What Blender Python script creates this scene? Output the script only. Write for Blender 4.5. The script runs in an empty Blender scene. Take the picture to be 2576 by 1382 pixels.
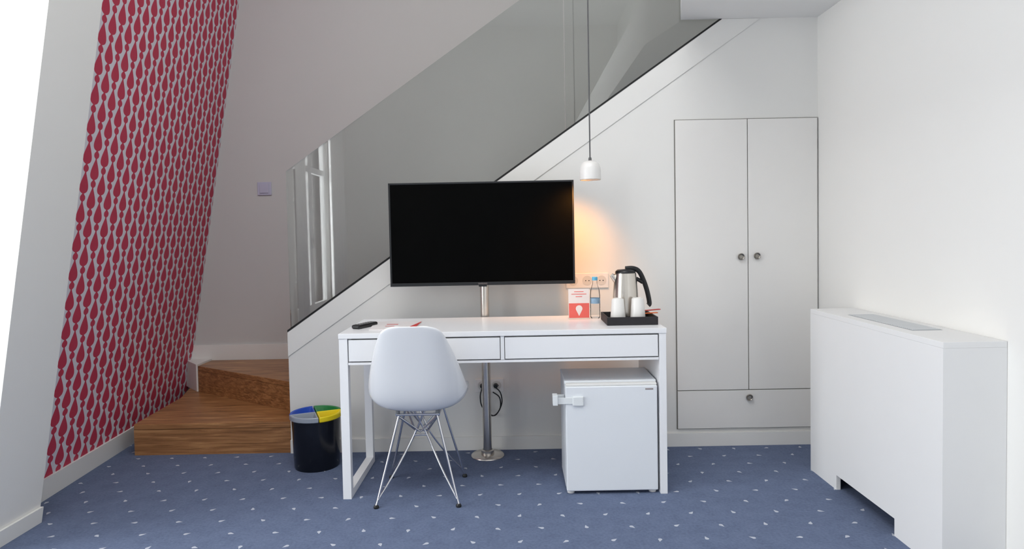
import bpy, bmesh, math, random
from mathutils import Vector, Matrix
random.seed(4)
S=bpy.context.scene; C=S.collection
PI=math.pi
try: S.view_settings.view_transform='Standard'
except Exception as e: print(e)
# ------------------------------------------------------------ camera
F=1672.0; CX=1288.0; CY=651.0; H=1.134
ROLL=.019; PITCH=.037; YAW=.004
R=Matrix.Rotation(YAW,3,'Z')@Matrix.Rotation(PI/2-PITCH,3,'X')@Matrix.Rotation(-ROLL,3,'Z')
cam=bpy.data.objects.new('camera',bpy.data.cameras.new('camera')); C.objects.link(cam)
cam.data.sensor_width=36; cam.data.lens=F/2576*36; cam.data.shift_y=(CY-691)/2576
cam.data.clip_start=.05
cam.matrix_world=Matrix.Translation((0,0,H))@R.to_4x4()
S.camera=cam
def ray(px,py): return R@Vector(((px-CX)/F,-(py-CY)/F,-1))
def PY(px,py,Y):
    d=ray(px,py); t=Y/d.y; return Vector((d.x*t,Y,H+d.z*t))
def PZ(px,py,z):
    d=ray(px,py); t=(z-H)/d.z; return Vector((d.x*t,d.y*t,z))
def PX(px,py,x):
    d=ray(px,py); t=x/d.x; return Vector((x,d.y*t,H+d.z*t))
# ------------------------------------------------------------ materials
def lin(c):
    def f(v):
        v/=255.; return v/12.92 if v<=.04045 else ((v+.055)/1.055)**2.4
    return (f(c[0]),f(c[1]),f(c[2]),1)
def mat(name,c,rough=.5,metal=0,spec=.5,var=.03,scale=8,bump=0,emis=None,coat=0):
    m=bpy.data.materials.new(name); m.use_nodes=True; nt=m.node_tree; N=nt.nodes; L=nt.links
    b=N['Principled BSDF']; b.inputs['Roughness'].default_value=rough; b.inputs['Metallic'].default_value=metal
    b.inputs['Specular IOR Level'].default_value=spec; b.inputs['Coat Weight'].default_value=coat
    tc=N.new('ShaderNodeTexCoord'); nz=N.new('ShaderNodeTexNoise'); nz.inputs['Scale'].default_value=scale
    L.new(tc.outputs['Object'],nz.inputs['Vector'])
    mx=N.new('ShaderNodeMix'); mx.data_type='RGBA'
    a=lin(c); mx.inputs[6].default_value=[v*(1-var) for v in a[:3]]+[1]; mx.inputs[7].default_value=[min(1,v*(1+var)) for v in a[:3]]+[1]
    L.new(nz.outputs['Fac'],mx.inputs[0]); L.new(mx.outputs[2],b.inputs['Base Color'])
    if bump:
        n2=N.new('ShaderNodeTexNoise'); n2.inputs['Scale'].default_value=400; L.new(tc.outputs['Object'],n2.inputs['Vector'])
        bp=N.new('ShaderNodeBump'); bp.inputs['Strength'].default_value=bump; bp.inputs['Distance'].default_value=.002
        L.new(n2.outputs['Fac'],bp.inputs['Height']); L.new(bp.outputs['Normal'],b.inputs['Normal'])
    if emis:
        b.inputs['Emission Color'].default_value=lin(emis[0]); b.inputs['Emission Strength'].default_value=emis[1]
    return m
M={}
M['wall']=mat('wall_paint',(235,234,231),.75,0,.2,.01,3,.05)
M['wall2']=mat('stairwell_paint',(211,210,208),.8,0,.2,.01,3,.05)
M['ceil']=mat('ceiling_paint',(237,237,236),.8,0,.2,.01)
M['trim']=mat('trim_paint',(238,237,234),.45,0,.4,.01)
M['door']=mat('wardrobe_laminate',(237,235,232),.5,0,.35,.01)
M['seam']=mat('seam_shadow',(120,118,112),.8)
M['desk']=mat('desk_foil',(243,244,247),.3,0,.5,.008)
M['fridge']=mat('fridge_enamel',(234,238,243),.32,0,.5,.01)
M['cover']=mat('radiator_cover_paint',(234,234,234),.5,0,.4,.01)
M['groove']=mat('groove_grey',(150,150,150),.7)
M['slat']=mat('grille_slat_grey',(215,218,221),.5)
M['grille']=mat('grille_grey',(160,164,168),.5)
M['shell']=mat('white_plastic',(234,236,240),.15,0,.5,.01,coat=.3)
M['chrome']=mat('chrome',(215,215,220),.12,1,.5,.01)
M['steel']=mat('brushed_steel',(216,210,202),.24,1,.5,.06,30)
M['knob']=mat('knob_metal',(150,146,140),.3,1,.5,.05,30)
M['black']=mat('black_plastic',(22,23,26),.38,0,.5,.1)
M['bezel']=mat('bezel_dark',(26,28,32),.3,0,.5,.05)
M['screen']=mat('screen_black',(2,2,2),.45,0,.05,.1)
M['bin']=mat('bin_black',(14,17,26),.2,0,.5,.1)
M['blue']=mat('bin_blue',(20,72,180),.4)
M['green']=mat('bin_green',(18,125,58),.4)
M['yellow']=mat('bin_yellow',(240,215,10),.4)
M['grey']=mat('bin_grey',(150,158,170),.4)
M['liner']=mat('bin_inner_shade',(70,74,80),.7)
M['rubber']=mat('gasket_black',(25,26,26),.7)
M['porcelain']=mat('white_porcelain',(238,236,233),.3,0,.5,.01)
M['paper']=mat('paper_white',(232,228,228),.7,0,.3,.02)
M['red']=mat('print_red',(205,62,60),.6)
M['pink']=mat('print_coral',(226,104,96),.6)
M['orange']=mat('packet_orange',(225,110,50),.5)
M['text']=mat('text_grey',(150,140,140),.7)
M['tray']=mat('tray_black',(38,36,40),.6,0,.4,.2,60)
M['cap']=mat('cap_blue',(90,180,225),.35)
M['blabel']=mat('label_blue',(140,175,205),.5,0,.4,.3,60)
M['socket']=mat('socket_white',(238,236,234),.35)
M['sockin']=mat('socket_inset',(216,213,209),.5)
M['cord']=mat('cord_grey',(90,90,92),.6)
M['winframe']=mat('window_frame_white',(240,240,240),.4)
M['clip']=mat('clip_white',(232,236,238),.3)
M['mount']=mat('mount_grey',(120,122,126),.4)
M['bulb']=mat('bulb_warm',(255,190,110),.4,0,.5,.01,emis=((255,180,90),1.5))
M['swplate']=mat('switch_white',(196,195,216),.35)  # plain bluish-white plastic for the switch plate and rocker
def wood():
    m=bpy.data.materials.new('oak_wood'); m.use_nodes=True; nt=m.node_tree; N=nt.nodes; L=nt.links; b=N['Principled BSDF']
    tc=N.new('ShaderNodeTexCoord'); mp=N.new('ShaderNodeMapping'); mp.inputs['Scale'].default_value=(1.7,18,38)
    L.new(tc.outputs['Object'],mp.inputs[0])
    nz=N.new('ShaderNodeTexNoise'); nz.inputs['Scale'].default_value=1.9; nz.inputs['Detail'].default_value=10; nz.inputs['Roughness'].default_value=.66; nz.inputs['Distortion'].default_value=.9
    L.new(mp.outputs[0],nz.inputs['Vector'])
    cr=N.new('ShaderNodeValToRGB'); e=cr.color_ramp.elements
    e[0].position=.3; e[0].color=lin((108,72,42)); e[1].position=.7; e[1].color=lin((200,152,102))
    k=cr.color_ramp.elements.new(.5); k.color=lin((160,112,70))
    L.new(nz.outputs['Fac'],cr.inputs[0]); L.new(cr.outputs[0],b.inputs['Base Color'])
    b.inputs['Roughness'].default_value=.38
    return m
M['wood']=wood()
def clear(name,tint,ior=1.5,rough=.0,refl=1.0):
    m=bpy.data.materials.new(name); m.use_nodes=True; nt=m.node_tree; N=nt.nodes; L=nt.links
    N.remove(N['Principled BSDF']); o=N['Material Output']
    t=N.new('ShaderNodeBsdfTransparent'); t.inputs[0].default_value=tint
    g=N.new('ShaderNodeBsdfGlossy'); g.inputs['Roughness'].default_value=rough; g.inputs[0].default_value=(refl,refl,refl,1)
    f=N.new('ShaderNodeFresnel'); f.inputs[0].default_value=ior
    x=N.new('ShaderNodeMixShader'); L.new(f.outputs[0],x.inputs[0]); L.new(t.outputs[0],x.inputs[1]); L.new(g.outputs[0],x.inputs[2])
    L.new(x.outputs[0],o.inputs[0]); return m
M['glass']=clear('balustrade_glass',(.825,.845,.835,1),1.75)
M['wglass']=clear('window_glass',(.97,.98,.98,1),1.3)
M['pet']=clear('bottle_plastic',(.94,.96,.975,1),1.16,.08)
M['acrylic']=clear('acrylic_clear',(.96,.97,.97,1),1.35,.05)
M['curtain']=mat('curtain_white',(240,240,240),.8,0,.1,.01)
def NM(nt,op,a,b=None,c=None):
    n=nt.nodes.new('ShaderNodeMath'); n.operation=op
    for i,v in enumerate((a,b,c)):
        if v is None: continue
        if isinstance(v,(int,float)): n.inputs[i].default_value=v
        else: nt.links.new(v,n.inputs[i])
    return n.outputs[0]
def carpet():
    m=bpy.data.materials.new('blue_carpet'); m.use_nodes=True; nt=m.node_tree; N=nt.nodes; L=nt.links; b=N['Principled BSDF']
    tc=N.new('ShaderNodeTexCoord'); sp=N.new('ShaderNodeSeparateXYZ'); L.new(tc.outputs['Object'],sp.inputs[0])
    sx,sy=.172,.112
    v=NM(nt,'DIVIDE',sp.outputs[1],sy); row=NM(nt,'FLOOR',v)
    off=NM(nt,'MULTIPLY',NM(nt,'FLOORED_MODULO',row,2),.5)
    u=NM(nt,'ADD',NM(nt,'DIVIDE',sp.outputs[0],sx),off); col=NM(nt,'FLOOR',u)
    fu=NM(nt,'MULTIPLY',NM(nt,'SUBTRACT',NM(nt,'SUBTRACT',u,col),.5),sx)
    fv=NM(nt,'MULTIPLY',NM(nt,'SUBTRACT',NM(nt,'SUBTRACT',v,row),.5),sy)
    cid=N.new('ShaderNodeCombineXYZ'); L.new(col,cid.inputs[0]); L.new(row,cid.inputs[1])
    wn=N.new('ShaderNodeTexWhiteNoise'); wn.noise_dimensions='2D'; L.new(cid.outputs[0],wn.inputs['Vector'])
    ang=NM(nt,'MULTIPLY',wn.outputs['Value'],6.283)
    cs=NM(nt,'COSINE',ang); sn=NM(nt,'SINE',ang)
    a=NM(nt,'SUBTRACT',NM(nt,'MULTIPLY',fu,cs),NM(nt,'MULTIPLY',fv,sn))
    d=NM(nt,'ADD',NM(nt,'MULTIPLY',fu,sn),NM(nt,'MULTIPLY',fv,cs))
    Rr,Ll=.0078,.019
    vp=NM(nt,'DIVIDE',NM(nt,'MAXIMUM',d,0),Ll); vn=NM(nt,'DIVIDE',NM(nt,'MINIMUM',d,0),Rr)
    ua=NM(nt,'DIVIDE',a,Rr)
    val=NM(nt,'ADD',vp,NM(nt,'SQRT',NM(nt,'ADD',NM(nt,'MULTIPLY',ua,ua),NM(nt,'MULTIPLY',vn,vn))))
    msk=NM(nt,'LESS_THAN',val,1)
    nz=N.new('ShaderNodeTexNoise'); nz.inputs['Scale'].default_value=90; nz.inputs['Detail'].default_value=6; L.new(tc.outputs['Object'],nz.inputs['Vector'])
    n3=N.new('ShaderNodeTexNoise'); n3.inputs['Scale'].default_value=14; n3.inputs['Detail'].default_value=4; L.new(tc.outputs['Object'],n3.inputs['Vector'])
    fac=NM(nt,'ADD',NM(nt,'MULTIPLY',nz.outputs['Fac'],.6),NM(nt,'MULTIPLY',n3.outputs['Fac'],.4))
    mx=N.new('ShaderNodeMix'); mx.data_type='RGBA'; L.new(fac,mx.inputs[0])
    mx.inputs[6].default_value=lin((68,79,104)); mx.inputs[7].default_value=lin((124,137,166))
    m2=N.new('ShaderNodeMix'); m2.data_type='RGBA'; L.new(msk,m2.inputs[0]); L.new(mx.outputs[2],m2.inputs[6]); m2.inputs[7].default_value=lin((188,193,204))
    L.new(m2.outputs[2],b.inputs['Base Color']); b.inputs['Roughness'].default_value=.95; b.inputs['Specular IOR Level'].default_value=.1
    bp=N.new('ShaderNodeBump'); bp.inputs['Strength'].default_value=.4; bp.inputs['Distance'].default_value=.003; L.new(nz.outputs['Fac'],bp.inputs['Height']); L.new(bp.outputs[0],b.inputs['Normal'])
    return m
M['carpet']=carpet()
def wallpaper():
    m=bpy.data.materials.new('teardrop_wallpaper'); m.use_nodes=True; nt=m.node_tree; N=nt.nodes; L=nt.links; b=N['Principled BSDF']
    uv=N.new('ShaderNodeUVMap'); uv.uv_map='UVMap'; sp=N.new('ShaderNodeSeparateXYZ'); L.new(uv.outputs[0],sp.inputs[0])
    p,P=.070,.130
    u=NM(nt,'DIVIDE',sp.outputs[0],p); col=NM(nt,'FLOOR',u)
    odd=NM(nt,'FLOORED_MODULO',col,2)
    v=NM(nt,'ADD',NM(nt,'DIVIDE',sp.outputs[1],P),NM(nt,'MULTIPLY',odd,.5))
    t=NM(nt,'FRACT',v)
    fu=NM(nt,'ABSOLUTE',NM(nt,'SUBTRACT',NM(nt,'SUBTRACT',u,col),.5))
    fc=N.new('ShaderNodeFloatCurve'); cv=fc.mapping.curves[0]
    pts=[(0,.08),(.03,.25),(.09,.41),(.17,.475),(.26,.465),(.38,.39),(.5,.28),(.6,.18),(.68,.1),(.72,.08),(.76,.19),(.82,.28),(.89,.28),(.95,.18),(1,.08)]
    cv.points[0].location=pts[0]; cv.points[1].location=pts[-1]
    for q in pts[1:-1]: cv.points.new(*q)
    fc.mapping.update(); L.new(t,fc.inputs['Value'])
    msk=NM(nt,'LESS_THAN',fu,fc.outputs[0])
    m2=N.new('ShaderNodeMix'); m2.data_type='RGBA'; L.new(msk,m2.inputs[0]); m2.inputs[6].default_value=lin((218,215,223)); m2.inputs[7].default_value=lin((190,60,85))
    L.new(m2.outputs[2],b.inputs['Base Color']); b.inputs['Roughness'].default_value=.6; b.inputs['Specular IOR Level'].default_value=.25
    return m
M['wallpaper']=wallpaper()
# ------------------------------------------------------------ mesh helpers
def nb(): return bmesh.new()
def box(bm,x0,x1,y0,y1,z0,z1):
    v=[bm.verts.new((x,y,z)) for x in (x0,x1) for y in (y0,y1) for z in (z0,z1)]
    for f in ((0,1,3,2),(4,6,7,5),(0,4,5,1),(2,3,7,6),(0,2,6,4),(1,5,7,3)): bm.faces.new([v[i] for i in f])
    return bm
def prism(bm,pts,ax,a,b):
    def mk(p,h):
        return {'Y':(p[0],h,p[1]),'Z':(p[0],p[1],h),'X':(h,p[0],p[1])}[ax]
    A=[bm.verts.new(mk(p,a)) for p in pts]; B=[bm.verts.new(mk(p,b)) for p in pts]
    bm.faces.new(A); bm.faces.new(B[::-1]); n=len(pts)
    for i in range(n): bm.faces.new((A[i],B[i],B[(i+1)%n],A[(i+1)%n]))
    return bm
def tube(bm,pts,r,n=10,close=False,r1=None):
    pts=[Vector(p) for p in pts]; rings=[]; k=len(pts)
    prev=None
    for i,p in enumerate(pts):
        if close: d=pts[(i+1)%k]-pts[i-1]
        else: d=pts[min(i+1,k-1)]-pts[max(i-1,0)]
        d.normalize()
        if prev is None: a=d.orthogonal().normalized()
        else: a=(prev-d*prev.dot(d)).normalized()
        prev=a; b=d.cross(a)
        rr=r if r1 is None else r+(r1-r)*i/(k-1)
        rings.append([bm.verts.new(p+a*rr*math.cos(2*PI*j/n)+b*rr*math.sin(2*PI*j/n)) for j in range(n)])
    m=k if close else k-1
    for i in range(m):
        A=rings[i];B=rings[(i+1)%k]
        for j in range(n): bm.faces.new((A[j],A[(j+1)%n],B[(j+1)%n],B[j]))
    if not close: bm.faces.new(rings[0][::-1]); bm.faces.new(rings[-1])
    return bm
def lathe(bm,prof,c,n=40):
    rings=[]
    for r,z in prof:
        if r<1e-6: rings.append([bm.verts.new((c[0],c[1],c[2]+z))])
        else: rings.append([bm.verts.new((c[0]+r*math.cos(2*PI*j/n),c[1]+r*math.sin(2*PI*j/n),c[2]+z)) for j in range(n)])
    for A,B in zip(rings,rings[1:]):
        for j in range(n):
            k=(j+1)%n
            if len(A)==1 and len(B)==1: continue
            if len(A)==1: bm.faces.new((A[0],B[k],B[j]))
            elif len(B)==1: bm.faces.new((A[j],A[k],B[0]))
            else: bm.faces.new((A[j],A[k],B[k],B[j]))
    return bm
def spline(P,n=6):
    P=[Vector(p) for p in P]; out=[]
    for i in range(len(P)-1):
        a=P[max(i-1,0)];b=P[i];c=P[i+1];d=P[min(i+2,len(P)-1)]
        for j in range(n):
            t=j/n; out.append(.5*((2*b)+(c-a)*t+(2*a-5*b+4*c-d)*t*t+(3*b-a-3*c+d)*t**3))
    out.append(P[-1]); return out
def obj(name,bm,m,parent=None,smooth=False,bevel=0,sub=0,solid=0,local=False,label=None):
    bmesh.ops.recalc_face_normals(bm,faces=bm.faces[:]) if len(bm.faces) else None
    if parent is not None and not local:
        r=parent
        while r.parent: r=r.parent
        bmesh.ops.translate(bm,verts=bm.verts[:],vec=-Vector(r.location))
    me=bpy.data.meshes.new(name); bm.to_mesh(me); bm.free()
    me.materials.append(M[m] if isinstance(m,str) else m)
    o=bpy.data.objects.new(name,me); C.objects.link(o)
    if parent is not None: o.parent=parent
    if smooth:
        for p in me.polygons: p.use_smooth=True
        if smooth!=2:
            try: me.set_sharp_from_angle(angle=math.radians(50))
            except Exception as e: print(e)
    if solid:
        q=o.modifiers.new('s','SOLIDIFY'); q.thickness=solid; q.offset=0
    if sub:
        q=o.modifiers.new('u','SUBSURF'); q.levels=sub; q.render_levels=sub
    if bevel:
        q=o.modifiers.new('b','BEVEL'); q.width=bevel; q.segments=2; q.limit_method='ANGLE'; q.angle_limit=math.radians(40)
    if label: o['label']=label
    return o
def tag(o,label,cat,group=None):
    o['label']=label; o['category']=cat
    if group: o['group']=group
    return o
def thing(name,label,cat,loc=(0,0,0),rotz=0,group=None):
    o=bpy.data.objects.new(name,None); C.objects.link(o); o.location=loc; o.rotation_euler=(0,0,rotz); o.empty_display_size=.1
    return tag(o,label,cat,group)
def struct(name,bm,m,parent=None,**k):
    o=obj(name,bm,m,parent,**k)
    if parent is None: o['kind']='structure'
    return o
def lettering(name,s,size,m,parent,loc,rot=(PI/2,0,0),label=None):
    cu=bpy.data.curves.new(name,'FONT'); cu.body=s; cu.size=size; cu.align_x='CENTER'; cu.align_y='CENTER'; cu.extrude=.0002
    t=bpy.data.objects.new('tmp',cu); C.objects.link(t); bpy.context.view_layer.update()
    me=bpy.data.meshes.new_from_object(t.evaluated_get(bpy.context.evaluated_depsgraph_get()))
    bpy.data.objects.remove(t)
    me.materials.clear(); me.materials.append(M[m]); me.name=name
    o=bpy.data.objects.new(name,me); C.objects.link(o); r=parent
    while r.parent: r=r.parent
    o.parent=parent; o.location=Vector(loc)-Vector(r.location); o.rotation_euler=rot
    if label: o['label']=label
    return o
# ------------------------------------------------------------ room measures
WY=3.47; FY=4.42; BY=-3.0; HC=4.2
XR=PY(2057,400,WY).x; XL=PY(729,1000,WY).x
A=PY(731,834,WY); B=PY(1815,47,WY); ZC=PY(1960,45,WY).z
K0=PY(728,897,WY); K1=PY(1912,47,WY)
C0=PZ(97,1315,0); C1=PY(258,0,C0.y); SL=(C1.x-C0.x)/(C1.z-C0.z)
WXn=C0.x-.13
FC=PY(602,0,FY); SF=SL
XF=FC.x-SF*FC.z
def xw(y,z): return (WXn+(XF-WXn)*(y-C0.y)/(FY-C0.y))+SL*z
struct('floor',box(nb(),-3.2,XR+.2,BY-.1,FY+.1,-.1,0),'carpet')
struct('ceiling',box(nb(),-3.2,XR+.2,BY-.1,FY+.1,HC,HC+.1),'ceil')
E0=PZ(1714,48,ZC); E1=PZ(1714,-20,ZC)
struct('ceiling',prism(nb(),[(E0.x,WY),(E1.x,E1.y),(E1.x,BY),(XR,BY),(XR,WY)],'Z',ZC,ZC+.28),'ceil')
struct('wall_right',box(nb(),XR,XR+.15,BY,FY,0,HC),'wall')
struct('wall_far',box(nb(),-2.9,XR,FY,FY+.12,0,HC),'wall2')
struct('wall_rear',box(nb(),-3.1,XR,BY-.12,BY,0,HC),'wall')
struct('wall_back',prism(nb(),[(XL,0),(XL,A.z),(B.x,B.z),(XR,ZC),(XR,0)],'Y',WY,WY+.06),'wall')
struct('trim_1',prism(nb(),[(XL,A.z-.006),(B.x,ZC-.001),(K1.x,ZC-.001),(XL,K0.z)],'Y',WY-.005,WY-.0005),'wall')
struct('baseboard_back',box(nb(),XL,XR,WY-.012,WY-.0005,0,.07),'trim')
bm=nb(); uvl=bm.loops.layers.uv.new('UVMap')
y0=C0.y-.05; q=[(y0,0),(FY,0),(FY,HC),(y0,HC)]
vs=[bm.verts.new((xw(y,z),y,z)) for y,z in q]; f=bm.faces.new(vs)
for l,(y,z) in zip(f.loops,q): l[uvl].uv=(y,z*math.hypot(1,SL))
vo=[bm.verts.new((xw(y,z)-.1,y,z)) for y,z in q]; bm.faces.new(vo[::-1])
for i in range(4): bm.faces.new((vs[i],vo[i],vo[(i+1)%4],vs[(i+1)%4]))
struct('wall_left',bm,'wallpaper')
bm=nb(); th=.012
yb=C0.y; cs=[(th,0),(th,.1),(0.0005,.1),(0.0005,0)]
va=[bm.verts.new((xw(yb,z)+a,yb,z)) for a,z in cs]; vb=[bm.verts.new((xw(FY,z)+a,FY,z)) for a,z in cs]
bm.faces.new(va); bm.faces.new(vb[::-1])
for i in range(4): bm.faces.new((va[i],vb[i],vb[(i+1)%4],va[(i+1)%4]))
struct('baseboard_left',bm,'trim')
# white sloped pier, then the wall steps out to the tall windows
PXo=-2.62; ZT=2.7; xo=-2.5
yA=C0.y-.285
f=lambda z:C0.x+SL*z
struct('wall_left',prism(nb(),[(f(0),0),(f(HC),HC),(PXo,HC),(PXo,0)],'Y',yA,C0.y),'wall')
struct('baseboard_left',prism(nb(),[(f(0)+.001,0),(f(0)+.013,0),(f(.065)+.013,.065),(f(.065)+.001,.065)],'Y',yA,C0.y),'trim')
W1=(1.1,yA-.06); W2=(-2.0,-.62)
for (a,b) in ((W1[1],yA),(W2[1],W1[0]),(BY,W2[0])):
    struct('wall_left',box(nb(),PXo,xo,a,b,0,ZT),'wall')
struct('wall_left',box(nb(),PXo,xo,BY,yA,ZT,HC),'wall')
for (a,b) in ((W2[1],W1[0]),(BY,W2[0])):
    struct('baseboard_left',box(nb(),xo+.0005,xo+.012,a,b,0,.07),'trim')
def window(a,b,n):
    x=-2.56; t=.03
    bm=nb(); w=.07; mid=(a+b)/2
    for y in (a,b-w): box(bm,x-t,x+t,y,y+w,0,ZT)
    box(bm,x-t,x+t,mid-w,mid+w,0,ZT)
    for z in (0,ZT-w,1.95):
        box(bm,x-t,x+t,a+w,mid-w,z,z+w); box(bm,x-t,x+t,mid+w,b-w,z,z+w)
    box(bm,x-t,x+t,a+w,mid-w,.07,.3); box(bm,x-t,x+t,mid+w,b-w,.07,.3)
    o=struct('window_%d'%n,bm,'winframe')
    obj('pane',box(nb(),x-.004,x+.004,a+w,b-w,.3,ZT-w),'wglass',o,local=True)
    obj('handle',box(nb(),x+t,x+t+.04,mid-.012,mid+.012,1.0,1.13),'chrome',o,local=True)
window(W1[0],W1[1],1); window(W2[0],W2[1],2)
def curtain(y0,y1,x,label,amp=.03,fold=.09):
    bm=nb(); n=int((y1-y0)/.01); top=[];bot=[]
    for i in range(n+1):
        y=y0+(y1-y0)*i/n; ph=2*PI*(y-y0)/fold
        top.append(bm.verts.new((x+amp*.7*math.sin(ph),y,2.66))); bot.append(bm.verts.new((x+amp*math.sin(ph+.4)+.01*math.sin(ph*.37),y,.02)))
    for i in range(n): bm.faces.new((top[i],top[i+1],bot[i+1],bot[i]))
    o=obj('curtain',bm,'curtain',smooth=2,solid=.003); tag(o,label,'curtain','curtains at the rear window')
curtain(-2.5,-1.86,-2.42,'white floor-length curtain at the far side of the rear window, away from the stairs')
curtain(-.74,-.5,-2.42,'narrow white floor-length curtain at the near side of the rear window')
# ------------------------------------------------------------ stairs
st=thing('staircase','oak winder steps rising beside the red wallpaper behind the white stair wall','staircase',(XL,WY,0))
s0=PZ(356,1059,.165); s1=PZ(455,1001,.165); n0=PZ(500,986,.165); n1=PZ(728,1040,.165)
RS=.165; xe=XL-.001
n2=PZ(727,966,.33)
b1=[(s0.x,WY),(xe,WY),(xe,FY-.02),(xw(FY,.165)+.03,FY-.02),(s1.x,s1.y)]
def step(pts,z0,z1,nm='step'):
    o=obj(nm,prism(nb(),pts,'Z',z0,z1-.03),'wood',st)
    obj('tread',prism(nb(),pts,'Z',z1-.03+.0005,z1),'wood',o,bevel=.003)
    return o
step(b1,0,RS)
yr=min(n1.y,n2.y); slope=(yr-n0.y)/(xe-n0.x)
yq=max(yr+slope*.1,WY+.065)
b2=[(n0.x,n0.y),(xe,yr),(xe+.1,yq),(xe+.25,WY+.065),(xe+.25,FY-.02),(n0.x,FY-.02)]
step(b2,RS+.0005,2*RS)
for i in range(3,12):
    xx=xe+.02+(i-3)*.23
    step([(xx,WY+.07),(xx+.23,WY+.07),(xx+.23,FY-.02),(xx,FY-.02)],max(.0,RS*(i-2)) if i>3 else .331,RS*i)
struct('trim_2',box(nb(),xw(FY,.3)+.0,xe+.1,FY-.014,FY-.0005,0,.43),'trim')
struct('trim_3',prism(nb(),[(xw(FY,0)+.002,FY-.015),(n0.x-.002,FY-.015),(n0.x-.002,n0.y),(n0.x-.012,n0.y)],'Z',.166,.34),'trim')
# ------------------------------------------------------------ balustrade
T1=PY(726,424,WY); T2=PY(1310,0,WY); ms=(T2.z-T1.z)/(T2.x-T1.x); mb=(B.z-A.z)/(B.x-A.x)
bal=thing('glass_balustrade','frameless grey-green glass balustrade running up the stair on a black channel','balustrade',(XL,WY,A.z))
zb=lambda x:A.z+mb*(x-A.x)+.006
zt=lambda x:T1.z+mb*(x-T1.x)
xs=PY(1421,200,WY).x
xg=A.x-.003
for a,b in ((xg,xs-.002),(xs+.002,B.x+.15)):
    obj('glass_pane',prism(nb(),[(a,zb(a)),(b,zb(b)),(b,zt(b)),(a,zt(a))],'Y',WY+.012,WY+.024),'glass',bal)
obj('base_channel',prism(nb(),[(XL,A.z-.004),(XL,A.z+.007),(B.x,B.z+.007),(B.x,B.z-.004)],'Y',WY-.006,WY+.034),'rubber',bal)
# ------------------------------------------------------------ wardrobe
wz=lambda px,py:PY(px,py,WY)
g=.004
w0=wz(1695,302).x; w1=XR-.003; wt=wz(1694,302).z; wb=wz(1700,1080).z; wd=wz(1860,980).z; wm=wz(1880,640).x
wr=thing('wardrobe','white built-in two-door wardrobe with drawer below and small round knobs','wardrobe',((w0+w1)/2,WY,wb))
obj('frame',box(nb(),w0,w1,WY-.003,WY-.0005,wb,wt),'seam',wr)
def lathe_y(x,y,z):
    bm=nb(); n=24; prof=[(.006,0),(.012,-.002),(.016,-.007),(.018,-.012),(.015,-.016),(.011,-.014),(.010,-.011),(0.0001,-.011)]
    rings=[[bm.verts.new((x+r*math.cos(2*PI*j/n),y+h,z+r*math.sin(2*PI*j/n))) for j in range(n)] for r,h in prof]
    for P_,Q_ in zip(rings,rings[1:]):
        for j in range(n): bm.faces.new((P_[j],P_[(j+1)%n],Q_[(j+1)%n],Q_[j]))
    bm.faces.new(rings[0]); bm.faces.new(rings[-1])
    return bm
yd=WY-.012
def knob(par,px,py):
    p=wz(px,py); o=obj('knob',lathe_y(p.x,yd,p.z),'knob',par,smooth=True)
d1=obj('door',box(nb(),w0+g,wm-g/2,yd,WY-.004,wd+g/2,wt-g),'door',wr,bevel=.001); knob(d1,1861,646)
d2=obj('door',box(nb(),wm+g/2,w1-g,yd,WY-.004,wd+g/2,wt-g),'door',wr,bevel=.001); knob(d2,1901,644)
d3=obj('drawer',box(nb(),w0+g,w1-g,yd,WY-.004,wb+g,wd-g/2),'door',wr,bevel=.001); knob(d3,1882,998)
# ------------------------------------------------------------ radiator cover
rf=PX(2534,1000,XR).y; xa=PY(2372,1000,rf).x; rb=PX(2039,1000,xa).y; zr=PY(2372,868,rf).z
zr=(zr+PY(2040,773,rb).z)/2
yc0=PX(2250,1300,xa).y; yc1=PX(2104,1200,xa).y; zc=PX(2180,1253,xa).z
rc=thing('radiator_cover','white painted box-shaped radiator cover standing against the right-hand wall','radiator cover',((xa+XR)/2,(rf+rb)/2,0))
prof=[(rf,0),(yc0,0),(yc0,zc),(yc1,zc),(yc1,0),(rb,0),(rb,zr-.02),(rf,zr-.02)]
obj('side_panel',prism(nb(),prof,'X',xa,xa+.018),'cover',rc)
obj('front_panel',box(nb(),xa+.018,XR-.001,rf,rf+.018,0,zr-.02),'cover',rc)
obj('end_panel',box(nb(),xa+.018,XR-.001,rb-.018,rb,0,zr-.02),'cover',rc)
obj('top',box(nb(),xa,XR-.001,rf,rb,zr-.02,zr),'cover',rc,bevel=.001)
bm=nb(); ga=PZ(2275,832,zr); gb=PZ(2155,793,zr); gx0=(ga.x+gb.x)/2; gw=.1
y=ga.y
while y<gb.y:
    box(bm,gx0,gx0+gw,y,y+.007,zr+.0012,zr+.003); y+=.012
obj('grille',bm,'slat',rc)
obj('grille_frame',box(nb(),gx0-.004,gx0+gw+.004,ga.y-.006,gb.y+.006,zr,zr+.001),'grille',rc)
# ------------------------------------------------------------ desk
DF,DB=2.83,3.32; ZD=.72
dl=PY(850,842,DF).x; dr=PY(1677,820,DF).x
dk=thing('desk','long white desk with two drawers and an open frame leg on the left','desk',((dl+dr)/2,(DF+DB)/2,0))
obj('desktop',box(nb(),dl,dr,DF,DB,ZD-.022,ZD),'desk',dk,bevel=.0015)
lg=.036; zl=ZD-.0225
bm=nb()
box(bm,dl+.002,dl+.002+lg,DF+.003,DF+.003+lg,0,zl); box(bm,dl+.002,dl+.002+lg,DB-.003-lg,DB-.003,0,zl)
box(bm,dl+.002,dl+.002+lg,DF+.003+lg,DB-.003-lg,0,lg*.9); box(bm,dl+.002,dl+.002+lg,DF+.003+lg,DB-.003-lg,zl-lg*.9,zl)
obj('leg_frame',bm,'desk',dk)
obj('side_panel',box(nb(),dr-.032,dr-.002,DF+.003,DB-.003,0,zl),'desk',dk,bevel=.001)
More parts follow.
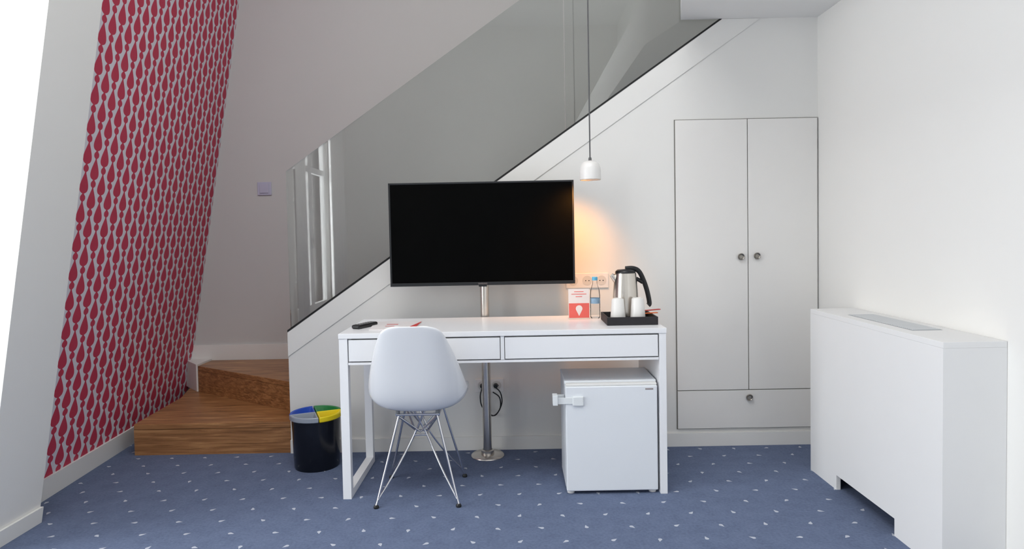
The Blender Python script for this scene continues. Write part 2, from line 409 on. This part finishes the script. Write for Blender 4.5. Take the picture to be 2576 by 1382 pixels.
xm=PY(1264,880,DF).x
zdb=.598
a0=dl+.04; a1=dr-.034
bm=nb(); box(bm,a0,a1,DF+.03,DB-.02,zdb-.014,zdb-.002); box(bm,a0,a1,DF+.004,DF+.03,zdb-.014,zdb-.004)
box(bm,xm-.008,xm+.008,DF+.004,DB-.02,zdb-.002,zl-.0005); box(bm,a0,a1,DB-.02,DB-.006,zdb-.014,zl-.0005)
box(bm,a0-.0005,a0+.012,DF+.02,DB-.02,zdb-.002,zl-.0005)
obj('drawer_case',bm,'desk',dk)
obj('drawer_shadow_gap',box(nb(),a0,a1,DF+.022,DF+.026,zdb,zl-.001),'groove',dk)
for u,v in ((a0+.003,xm-.011),(xm+.011,a1-.003)):
    obj('drawer',box(nb(),u,v,DF+.003,DF+.02,zdb+.001,zl-.006),'desk',dk,bevel=.001)
# ------------------------------------------------------------ TV and stand
PPX=PY(1226,1100,3.37).x; PYy=3.37
TYf=3.27
ts=thing('television_stand','floor-standing steel pole on a round base plate behind the desk','stand',(PPX,PYy,0))
obj('base_plate',lathe(nb(),[(0,0),(.086,0),(.086,.004),(.08,.010),(.03,.012),(0,.012)],(PPX,PYy,0)),'steel',ts,smooth=True)
obj('collar',lathe(nb(),[(.03,.012),(.034,.012),(.033,.03),(.024,.034)],(PPX,PYy,0)),'steel',ts,smooth=True)
obj('pole',tube(nb(),[(PPX,PYy,.012),(PPX,PYy,1.25)],.0225,24),'steel',ts,smooth=True)
obj('bracket',box(nb(),PPX-.1,PPX+.1,TYf+.052,PYy-.024,1.02,1.22),'black',ts)
t0=PY(979,590,TYf); t1=PY(1445,580,TYf); tt=PY(1210,457,TYf).z; tb=PY(1215,718,TYf).z
tv=thing('television','large flat black television with a thin glossy bezel, mounted on the pole','television',((t0.x+t1.x)/2,TYf+.02,tb))
hx0,hx1=t0.x,t1.x
obj('housing',box(nb(),hx0,hx1,TYf+.004,TYf+.035,tb,tt),'bezel',tv,bevel=.004)
bm=nb(); w=.009
box(bm,hx0,hx0+w,TYf,TYf+.004,tb,tt); box(bm,hx1-w,hx1,TYf,TYf+.004,tb,tt)
box(bm,hx0+w,hx1-w,TYf,TYf+.004,tt-w,tt); box(bm,hx0+w,hx1-w,TYf,TYf+.004,tb,tb+.016)
obj('bezel',bm,'bezel',tv,bevel=.001)
obj('screen',box(nb(),hx0+w,hx1-w,TYf+.002,TYf+.0038,tb+.016,tt-w),'screen',tv)
obj('rear_cover',box(nb(),hx0+.15,hx1-.15,TYf+.035,TYf+.051,tb+.06,tt-.12),'bezel',tv,bevel=.004)
lettering('brand_lettering','SAMSUNG',.010,'text',tv,((hx0+hx1)/2,TYf-.0005,tb+.008),label='small grey maker lettering')
obj('sensor_tab',box(nb(),(hx0+hx1)/2-.02,(hx0+hx1)/2+.02,TYf+.003,TYf+.02,tb-.007,tb),'bezel',tv)
# ------------------------------------------------------------ pendant
LY=3.12
lb=PY(1485,452,LY); lt=PY(1485,404,LY); lr=(PY(1512,440,LY).x-PY(1458,440,LY).x)/2
pl=thing('pendant_lamp','small white dome pendant lamp hanging on a long grey cord beside the television','lamp',(lb.x,LY,lb.z))
h=lt.z-lb.z
pr=[(lr,0),(lr,h*.45),(lr*.96,h*.62),(lr*.84,h*.80),(lr*.6,h*.93),(lr*.25,h*.99),(.006,h)]
pr2=[(r-.003 if r>.01 else .004,z-.003) for r,z in pr][::-1]
obj('shade',lathe(nb(),pr+pr2+[(lr-.003,0),(lr,0)],(lb.x,LY,lb.z)),'porcelain',pl,smooth=True)
obj('cap',lathe(nb(),[(.008,h-.002),(.007,h+.012),(.003,h+.016),(.0,h+.016)],(lb.x,LY,lb.z),16),'cord',pl,smooth=True)
obj('cord',tube(nb(),[(lb.x,LY,lb.z+h+.01),(lb.x,LY,HC-.03)],.0032,8),'cord',pl,smooth=True)
obj('ceiling_rose',lathe(nb(),[(0,-.03),(.04,-.028),(.05,0),(0,0)],(lb.x,LY,HC)),'porcelain',pl,smooth=True)
obj('bulb',lathe(nb(),[(0,.012),(.014,.016),(.018,.03),(.012,.05),(0.0,.055)],(lb.x,LY,lb.z),20),'bulb',pl,smooth=True)
# ------------------------------------------------------------ fridge
ff=2.84; fx0=PY(1424,1100,ff).x; fx1=PY(1655,1100,ff).x
fz=PY(1520,964,ff).z; fd=.30
fr=thing('mini_fridge','small white mini fridge tucked under the right end of the desk','fridge',((fx0+fx1)/2,ff+fd/2,0))
obj('body',box(nb(),fx0,fx1,ff+.045,ff+fd,.014,fz-.012),'fridge',fr,bevel=.004)
obj('top',box(nb(),fx0-.002,fx1+.002,ff+.035,ff+fd,fz-.0115,fz+.004),'fridge',fr,bevel=.004)
dd=obj('door',box(nb(),fx0,fx1,ff,ff+.038,.014,fz-.014),'fridge',fr,bevel=.005)
obj('door_trim',box(nb(),fx0+.002,fx1-.002,ff+.004,ff+.034,fz-.0135,fz-.004),'trim',dd,bevel=.002)
obj('badge',box(nb(),fx1-.052,fx1-.018,ff-.0012,ff,fz-.032,fz-.026),'text',dd)
for x in (fx0+.02,fx1-.02):
    for y in (ff+.03,ff+fd-.04):
        obj('foot',lathe(nb(),[(0,0),(.016,0),(.016,.013),(0,.013)],(x,y,0),16),'socket',fr)
zk=PY(1430,1010,ff).z
lt_=obj('child_lock',box(nb(),fx0+.030,fx0+.078,ff-.009,ff-.0005,zk-.021,zk+.021),'clip',fr,bevel=.004,label='pale plastic child lock')
bm=nb(); box(bm,fx0-.036,fx0+.034,ff-.004,ff-.001,zk-.012,zk+.016); box(bm,fx0-.055,fx0-.034,ff-.012,ff+.03,zk-.016,zk+.028); box(bm,fx0-.036,fx0-.001,ff+.045,ff+.05,zk-.012,zk+.018); box(bm,fx0-.04,fx0-.036,ff+.028,ff+.052,zk-.012,zk+.018)
obj('strap',bm,'clip',lt_,bevel=.002)
# ------------------------------------------------------------ bin
bc=Vector((PY(797,1120,3.27).x,3.27,0)); br=.123
bz=PY(797,1040,3.27).z
wbn=thing('waste_bin','round black waste bin with blue, green, yellow and grey sorting inserts','bin',bc)
obj('body',lathe(nb(),[(0,0),(br*.86,0),(br*.88,.008),(br*.9,.05),(br*.905,.052),(br*.93,bz*.7),(br*.955,bz-.02),(br*.93,bz-.02),(br*.86,.06),(0,.06)],bc,48),'bin',wbn,smooth=True)
def secpoly(c,a0,a1,sh,rr,n=14):
    am=(a0+a1)/2; cx=c.x+sh*math.cos(am); cy=c.y+sh*math.sin(am)
    pts=[(cx,cy)]; dth=sh*.7/rr
    for i in range(n+1):
        a=a0+dth+(a1-a0-2*dth)*i/n
        pts.append((c.x+rr*math.cos(a),c.y+rr*math.sin(a)))
    return pts
def sector(c,a0,a1,ro,z0,z1):
    bm=nb(); P=lambda s,r:secpoly(c,a0,a1,s,r)
    rings=[[bm.verts.new((x,y,z)) for x,y in p] for p,z in ((P(.004,ro-.004),z1-.026),(P(.003,ro),z1-.022),(P(.003,ro),z1-.004),(P(.005,ro-.003),z1),(P(.012,ro-.012),z1-.002),(P(.030,ro-.036),z1-.05),(P(.032,ro-.04),z0))]
    for P_,Q_ in zip(rings,rings[1:]):
        for j in range(len(P_)): bm.faces.new((P_[j],P_[(j+1)%len(P_)],Q_[(j+1)%len(P_)],Q_[j]))
    bm.faces.new(rings[-1])
    return bm
for m,ac,lab in (('grey',-112,'grey insert at the front'),('yellow',-22,'yellow insert'),('green',68,'green insert'),('blue',158,'blue insert')):
    a=math.radians(ac)
    o=obj('sorting_insert',sector(bc,a-PI/4,a+PI/4,br+.003,.12,bz+.008),m,wbn,label=lab)
# ------------------------------------------------------------ chair
CXc,CYc=-.425,2.905
ch=thing('desk_chair','white moulded shell chair on a chrome wire base, pulled up to the desk','chair',(CXc,CYc,0))
prof=[
(.225,.400,.13,.0),(.215,.420,.165,.012),(.17,.430,.195,.03),(.09,.412,.208,.056),(0,.393,.212,.075),(-.08,.385,.212,.094),
(-.135,.395,.212,.108),(-.17,.43,.212,.112),(-.19,.485,.206,.096),(-.205,.55,.192,.074),(-.222,.62,.172,.052),(-.238,.68,.150,.036),(-.250,.725,.134,.024),(-.257,.752,.117,.014),(-.261,.766,.088,.008),(-.262,.772,.045,.004)]
bm=nb(); NU=16; rows=[]
for i,(y,z,w,l) in enumerate(prof):
    a=prof[max(i-1,0)]; b=prof[min(i+1,len(prof)-1)]
    ty_,tz=b[0]-a[0],b[1]-a[1]; ln=math.hypot(ty_,tz); ny,nz=tz/ln,-ty_/ln
    row=[]
    for j in range(NU+1):
        u=-1+2*j/NU; x=w*math.sin(u*PI/2*.92)/math.sin(PI/2*.92); k=abs(u)**2.6*l
        row.append(bm.verts.new((x,y+ny*k,z+nz*k)))
    rows.append(row)
for P_,Q_ in zip(rows,rows[1:]):
    for j in range(NU): bm.faces.new((P_[j],P_[j+1],Q_[j+1],Q_[j]))
obj('shell',bm,'shell',ch,smooth=2,solid=.006,sub=2,local=True)
fx,fy=.172,.172; wr_=.0052
for sx in (-1,1):
    for sy in (-1,1):
        ft=Vector((sx*fx,sy*fy,.012)); top=Vector((sx*.08,sy*.095,.376))
        kn=Vector((sx*.028,sy*.035,.265))
        bm=nb(); tube(bm,[ft,ft+Vector((-sx*.004,-sy*.004,.012)),top],wr_,8)
        tube(bm,spline([ft+Vector((-sx*.006,-sy*.003,.02)),ft.lerp(kn,.5)+Vector((0,0,-.006)),kn,Vector((-sx*.02,sy*.06,.376))],5),wr_*.85,8)
        lo=obj('leg',bm,'chrome',ch,smooth=True,local=True)
        obj('foot_glide',lathe(nb(),[(0,0),(.011,0),(.012,.006),(.007,.014),(0,.014)],(ft.x,ft.y,0),14),'black',lo,smooth=True,local=True)
        mz={1:.412,-1:.392}[sy]
        obj('shock_mount',tube(nb(),[(sx*.085,sy*.1,.378),(sx*.085,sy*.1,mz)],.009,12),'mount',ch,local=True)
bm=nb()
for s in (-1,1):
    tube(bm,[(s*.028,-.035,.265),(s*.028,.035,.265)],wr_*.85,8); tube(bm,[(-.028,s*.035,.265),(.028,s*.035,.265)],wr_*.85,8)
    tube(bm,[(s*.09,-.105,.374),(s*.09,.105,.374)],wr_,8); tube(bm,[(-.09,s*.105,.374),(.09,s*.105,.374)],wr_,8)
    tube(bm,[(s*.09,-.1,.372),(s*.03,0,.28),(s*.09,.1,.372)],wr_*.85,8); tube(bm,[(-.09,s*.1,.372),(0,s*.035,.28),(.09,s*.1,.372)],wr_*.85,8)
obj('wire_brace',bm,'chrome',ch,smooth=True,local=True)
# ------------------------------------------------------------ desk items
ZT_=ZD+.0005
tf=PZ(1590,819,ZD).y; tl=PY(1530,818,tf).x; tr=PY(1656,818,tf).x; tbk=tf+.22; tl-=.004
ty=thing('serving_tray','black raised-edge serving tray holding the kettle and cups','tray',((tl+tr)/2,(tf+tbk)/2,ZT_))
obj('tray_floor',box(nb(),tl+.008,tr-.008,tf+.008,tbk-.008,ZT_,ZT_+.012),'tray',ty)
bm=nb(); hz=.036
box(bm,tl,tr,tf,tf+.008,ZT_,ZT_+hz); box(bm,tl,tr,tbk-.008,tbk,ZT_,ZT_+hz); box(bm,tl,tl+.008,tf+.008,tbk-.008,ZT_,ZT_+hz); box(bm,tr-.008,tr,tf+.008,tbk-.008,ZT_,ZT_+hz)
obj('tray_rim',bm,'tray',ty,bevel=.002)
zf=ZT_+.0125
def cup(px,y,label):
    c=PY(px,760,y); o=thing('cup',label,'cup',(c.x,y,zf),0,'upturned white cups on the tray')
    pr=[(.034,0),(.035,.004),(.031,.05),(.027,.098),(.025,.101),(.0,.101)]
    obj('body',lathe(nb(),pr+[(0,.098),(.024,.096),(.032,.004),(.034,0)],(c.x,y,zf),32),'porcelain',o,smooth=True)
    obj('foot_ring',lathe(nb(),[(.020,.1005),(.020,.104),(.017,.104),(.017,.1005)],(c.x,y,zf),24),'porcelain',o,smooth=True)
cup(1554,tf+.055,'upturned white cup on the tray, directly in front of the kettle spout side')
cup(1604,tf+.060,'upturned white cup on the tray, under the kettle handle beside the packets')
ky=tf+.155; kc=PY(1574,760,ky)
kt=thing('kettle','brushed steel electric kettle with black lid and curved black handle','kettle',(kc.x,ky,zf))
c=(kc.x,ky,zf)
obj('power_base',lathe(nb(),[(0,0),(.056,0),(.058,.006),(.056,.014),(0,.014)],c,36),'black',kt,smooth=True)
obj('body',lathe(nb(),[(0,.0145),(.060,.0145),(.060,.03),(.0595,.08),(.056,.14),(.051,.195),(.049,.210),(.045,.211)],c,40),'steel',kt,smooth=True)
obj('lid',lathe(nb(),[(.047,.211),(.046,.219),(.037,.226),(.0,.229)],c,36),'black',kt,smooth=True)
bm=nb(); tube(bm,spline([(c[0]-.036,ky,zf+.172),(c[0]-.052,ky,zf+.190),(c[0]-.066,ky-.0,zf+.204)],4),.020,12,r1=.009)
obj('spout',bm,'steel',kt,smooth=True)
bm=nb(); pts=spline([(c[0]+.0,ky,zf+.230),(c[0]+.035,ky,zf+.231),(c[0]+.062,ky,zf+.218),(c[0]+.082,ky,zf+.18),(c[0]+.100,ky,zf+.125),(c[0]+.110,ky,zf+.07),(c[0]+.104,ky,zf+.058)],5)
tube(bm,pts,.0115,10); obj('handle',bm,'black',kt,smooth=True)
bm=nb(); tube(bm,spline([(c[0]+.046,ky,zf+.185),(c[0]+.06,ky,zf+.178),(c[0]+.08,ky,zf+.165)],4),.009,10); obj('handle_joint',bm,'black',kt,smooth=True)
def flat(px,py,z,w,l,rz,m,name,label,cat,tilt=0,grp=None):
    p=PZ(px,py,z); o=obj(name,box(nb(),-w/2,w/2,-l/2,l/2,0,.004),m,bevel=.001); o.location=p; o.rotation_euler=(0,tilt,rz); tag(o,label,cat,grp); return o
zr_=ZT_+.0365
flat(1642,781,zr_+.006,.016,.085,-1.05,'red','sachet','red stick sachet lying over the right rim of the tray','sachet',0)
flat(1634,789,zr_+.001,.016,.08,-1.25,'orange','sachet','orange stick sachet lying below the red one on the tray','sachet',0)
flat(1580,795,zf+.003,.03,.05,.3,'paper','sachet','small white paper sachet lying at the front of the tray between the cups','sachet')
flat(1608,797,zf+.003,.02,.05,1.1,'yellow','sachet','small yellow paper sachet at the front right of the tray','sachet')
by=PZ(1497,801,ZD).y; bx=PY(1497,760,by).x
bt=thing('water_bottle','clear plastic water bottle with a light blue cap between the card and the kettle','bottle',(bx,by,ZT_))
c=(bx,by,ZT_)
obj('body',lathe(nb(),[(0,.002),(.018,0),(.0235,.006),(.024,.04),(.0225,.045),(.024,.05),(.024,.11),(.022,.135),(.012,.165),(.0105,.182)],c,28),'pet',bt,smooth=True)
obj('label',lathe(nb(),[(.0246,.072),(.0246,.098)],c,28),'blabel',bt,smooth=True)
obj('cap',lathe(nb(),[(0,.183),(.0135,.183),(.0135,.198),(.012,.200),(0,.200)],c,24),'cap',bt)
cy=PZ(1455,803,ZD).y; cl=PY(1430,760,cy); cr=PY(1483,760,cy); ctz=PY(1455,727,cy).z
cs_=thing('card_stand','white and coral table card with a white drop emblem in a clear stand','card stand',((cl.x+cr.x)/2,cy,ZT_))
cm=(cl.x+cr.x)/2
obj('card',box(nb(),cl.x,cr.x,cy,cy+.002,ZT_+.003,ctz),'paper',cs_)
zs=ZT_+.003+(ctz-ZT_)*.50
obj('coral_panel',box(nb(),cl.x+.002,cr.x-.002,cy-.0006,cy-.0001,ZT_+.005,zs),'pink',cs_)
zc_=(ZT_+zs)/2+.012; pts=[]
for i in range(20):
    a=math.radians(200-220*i/19)
    pts.append((cm+.016*math.cos(a),zc_+.016*math.sin(a)))
pts.append((cm,zc_-.036))
obj('drop_emblem',prism(nb(),pts,'Y',cy-.0012,cy-.0007),'paper',cs_)
bm=nb()
for i,wd_ in enumerate((.5,.8,.35)):
    zz=ctz-.012-i*.012; box(bm,cm-.045*wd_,cm+.045*wd_,cy-.0006,cy-.0001,zz-.003,zz)
obj('print_lines',bm,'pink',cs_)
obj('holder_foot',box(nb(),cl.x,cr.x,cy-.012,cy+.04,ZT_,ZT_+.0028),'acrylic',cs_)
rp=PZ(918,818,ZD+.01)
rm=thing('remote_control','black television remote control lying at the left end of the desktop','remote',(rp.x,rp.y,ZT_),-.42)
bm=nb(); box(bm,-.022,.022,-.072,.072,0,.018); obj('body',bm,'black',rm,bevel=.007,local=True)
bm=nb()
for i in range(6):
    for j in range(3): box(bm,-.014+j*.011,-.008+j*.011,-.055+i*.018,-.047+i*.018,.018,.0192)
obj('buttons',bm,'groove',rm,local=True)
q=[PZ(928,832,ZD),PZ(945,812,ZD),PZ(1062,811,ZD),PZ(1040,832,ZD)]
lf=thing('leaflet','white information folder with red print lying flat behind the chair back','leaflet',((q[0].x+q[2].x)/2,(q[0].y+q[2].y)/2,ZT_))
obj('cover_sheet',prism(nb(),[(p.x,p.y) for p in q],'Z',ZT_,ZT_+.004),'paper',lf)
bm=nb()
def mixq(a,b):
    l=q[0].lerp(q[1],b); r_=q[3].lerp(q[2],b); p=l.lerp(r_,a); return (p.x,p.y)
prism(bm,[mixq(.3,.58),mixq(.3,.64),mixq(.55,.64),mixq(.55,.58)],'Z',ZT_+.0041,ZT_+.0045)
prism(bm,[mixq(.3,.38),mixq(.3,.42),mixq(.5,.42),mixq(.5,.38)],'Z',ZT_+.0041,ZT_+.0045)
prism(bm,[mixq(.86,.3),mixq(1.0,.9),mixq(1.0,.3)],'Z',ZT_+.0041,ZT_+.0065)
obj('red_print',bm,'red',lf)
# ------------------------------------------------------------ sockets and switch
def plate(name,label,cat,x0,x1,z0,z1,Y,n,grp=None,rocker=False):
    o=thing(name,label,cat,((x0+x1)/2,Y,(z0+z1)/2),0,grp)
    obj('face_plate',box(nb(),x0,x1,Y-.009,Y-.0005,z0,z1),'socket' if not rocker else 'swplate',o,bevel=.003)
    for i in range(n):
        cx_=x0+(x1-x0)*(i+.5)/n; cz=(z0+z1)/2; r=min((x1-x0)/n,z1-z0)*.34
        if rocker: obj('rocker',box(nb(),cx_-r,cx_+r,Y-.014,Y-.0095,cz-r,cz+r),'swplate',o,bevel=.002)
        else:
            s=obj('socket_well',tube(nb(),[(cx_,Y-.0092,cz),(cx_,Y-.0105,cz)],r,24),'sockin',o)
            obj('contact_holes',box(box(nb(),cx_-.011,cx_-.006,Y-.0112,Y-.0106,cz-.0025,cz+.0025),cx_+.006,cx_+.011,Y-.0112,Y-.0106,cz-.0025,cz+.0025),'black',s)
    return o
a=PY(1424,726,WY); b=PY(1530,686,WY)
plate('power_socket','white triple power socket on the wall just above the desk, behind the bottle','socket',a.x,b.x,a.z,b.z,WY,3)
a=PY(1196,987,WY); b=PY(1267,952,WY)
plate('power_socket','white double power socket low on the wall behind the steel pole','socket',a.x,b.x,a.z,b.z,WY,2)
sz=(a.z+b.z)/2
for i,(fx_,lab,gg) in enumerate(((.25,'black plug and looped cable in the left half of the low wall socket',-1),(.72,'black plug and looped cable in the right half of the low wall socket',1))):
    x=a.x+(b.x-a.x)*fx_
    pg=thing('power_cable',lab,'cable',(x,WY-.011,sz))
    obj('plug',tube(nb(),[(x,WY-.0115,sz),(x,WY-.035,sz)],.013,16,r1=.010),'black',pg)
    if gg<0: pts=[(x,WY-.036,sz-.005),(x-.01,WY-.045,sz-.05),(x+.0,WY-.03,sz-.11),(x+.05,WY-.03,sz-.155),(x+.09,WY-.03,sz-.12),(x+.09,WY-.03,sz-.06),(x+.055,WY-.03,sz-.03)]
    else: pts=[(x,WY-.036,sz-.005),(x+.025,WY-.05,sz-.03),(x+.03,WY-.04,sz-.09),(x-.005,WY-.04,sz-.15),(x-.05,WY-.04,sz-.13),(x-.068,WY-.04,sz-.09),(x-.04,WY-.045,sz-.05)]
    obj('lead',tube(nb(),spline(pts,6),.0032,8),'black',pg,smooth=True)
a=PY(649,492,FY); b=PY(683,458,FY)
plate('light_switch','small square white light switch on the stairwell wall','switch',a.x,b.x,a.z,b.z,FY,1,rocker=True)
# ------------------------------------------------------------ lights
def area(name,loc,rot,sx,sy,e,col=(1,1,1)):
    l=bpy.data.lights.new(name,'AREA'); l.shape='RECTANGLE'; l.size=sx; l.size_y=sy; l.energy=e; l.color=col
    o=bpy.data.objects.new(name,l); C.objects.link(o); o.location=loc; o.rotation_euler=rot; return o
area('daylight_window',(-2.75,(W1[0]+W1[1])/2,1.35),(0,-PI/2,0),2.6,1.2,78,(.975,.99,1))
area('daylight_window',(-2.75,(W2[0]+W2[1])/2,1.35),(0,-PI/2,0),2.6,1.35,165,(.985,.993,1))
area('added_ceiling_fill',(-.6,1.0,HC-.05),(0,0,0),2.4,2.0,78,(1,.995,.985))  # added ambient fill: broad unseen area lamp under the ceiling, no fitting modelled
l=bpy.data.lights.new('lamp_light','SPOT'); l.energy=14; l.color=(1,.40,.06); l.spot_size=math.radians(100); l.spot_blend=1; l.shadow_soft_size=.05
o=bpy.data.objects.new('lamp_light',l); C.objects.link(o); o.location=(lb.x-.015,LY-.03,lb.z-.02)
o.rotation_euler=Vector((-.24,.62,-.75)).to_track_quat('-Z','Y').to_euler()
W=bpy.data.worlds.new('world'); S.world=W; W.use_nodes=True
bg=W.node_tree.nodes['Background']; bg.inputs[0].default_value=(.97,.985,1,1); bg.inputs[1].default_value=2.2
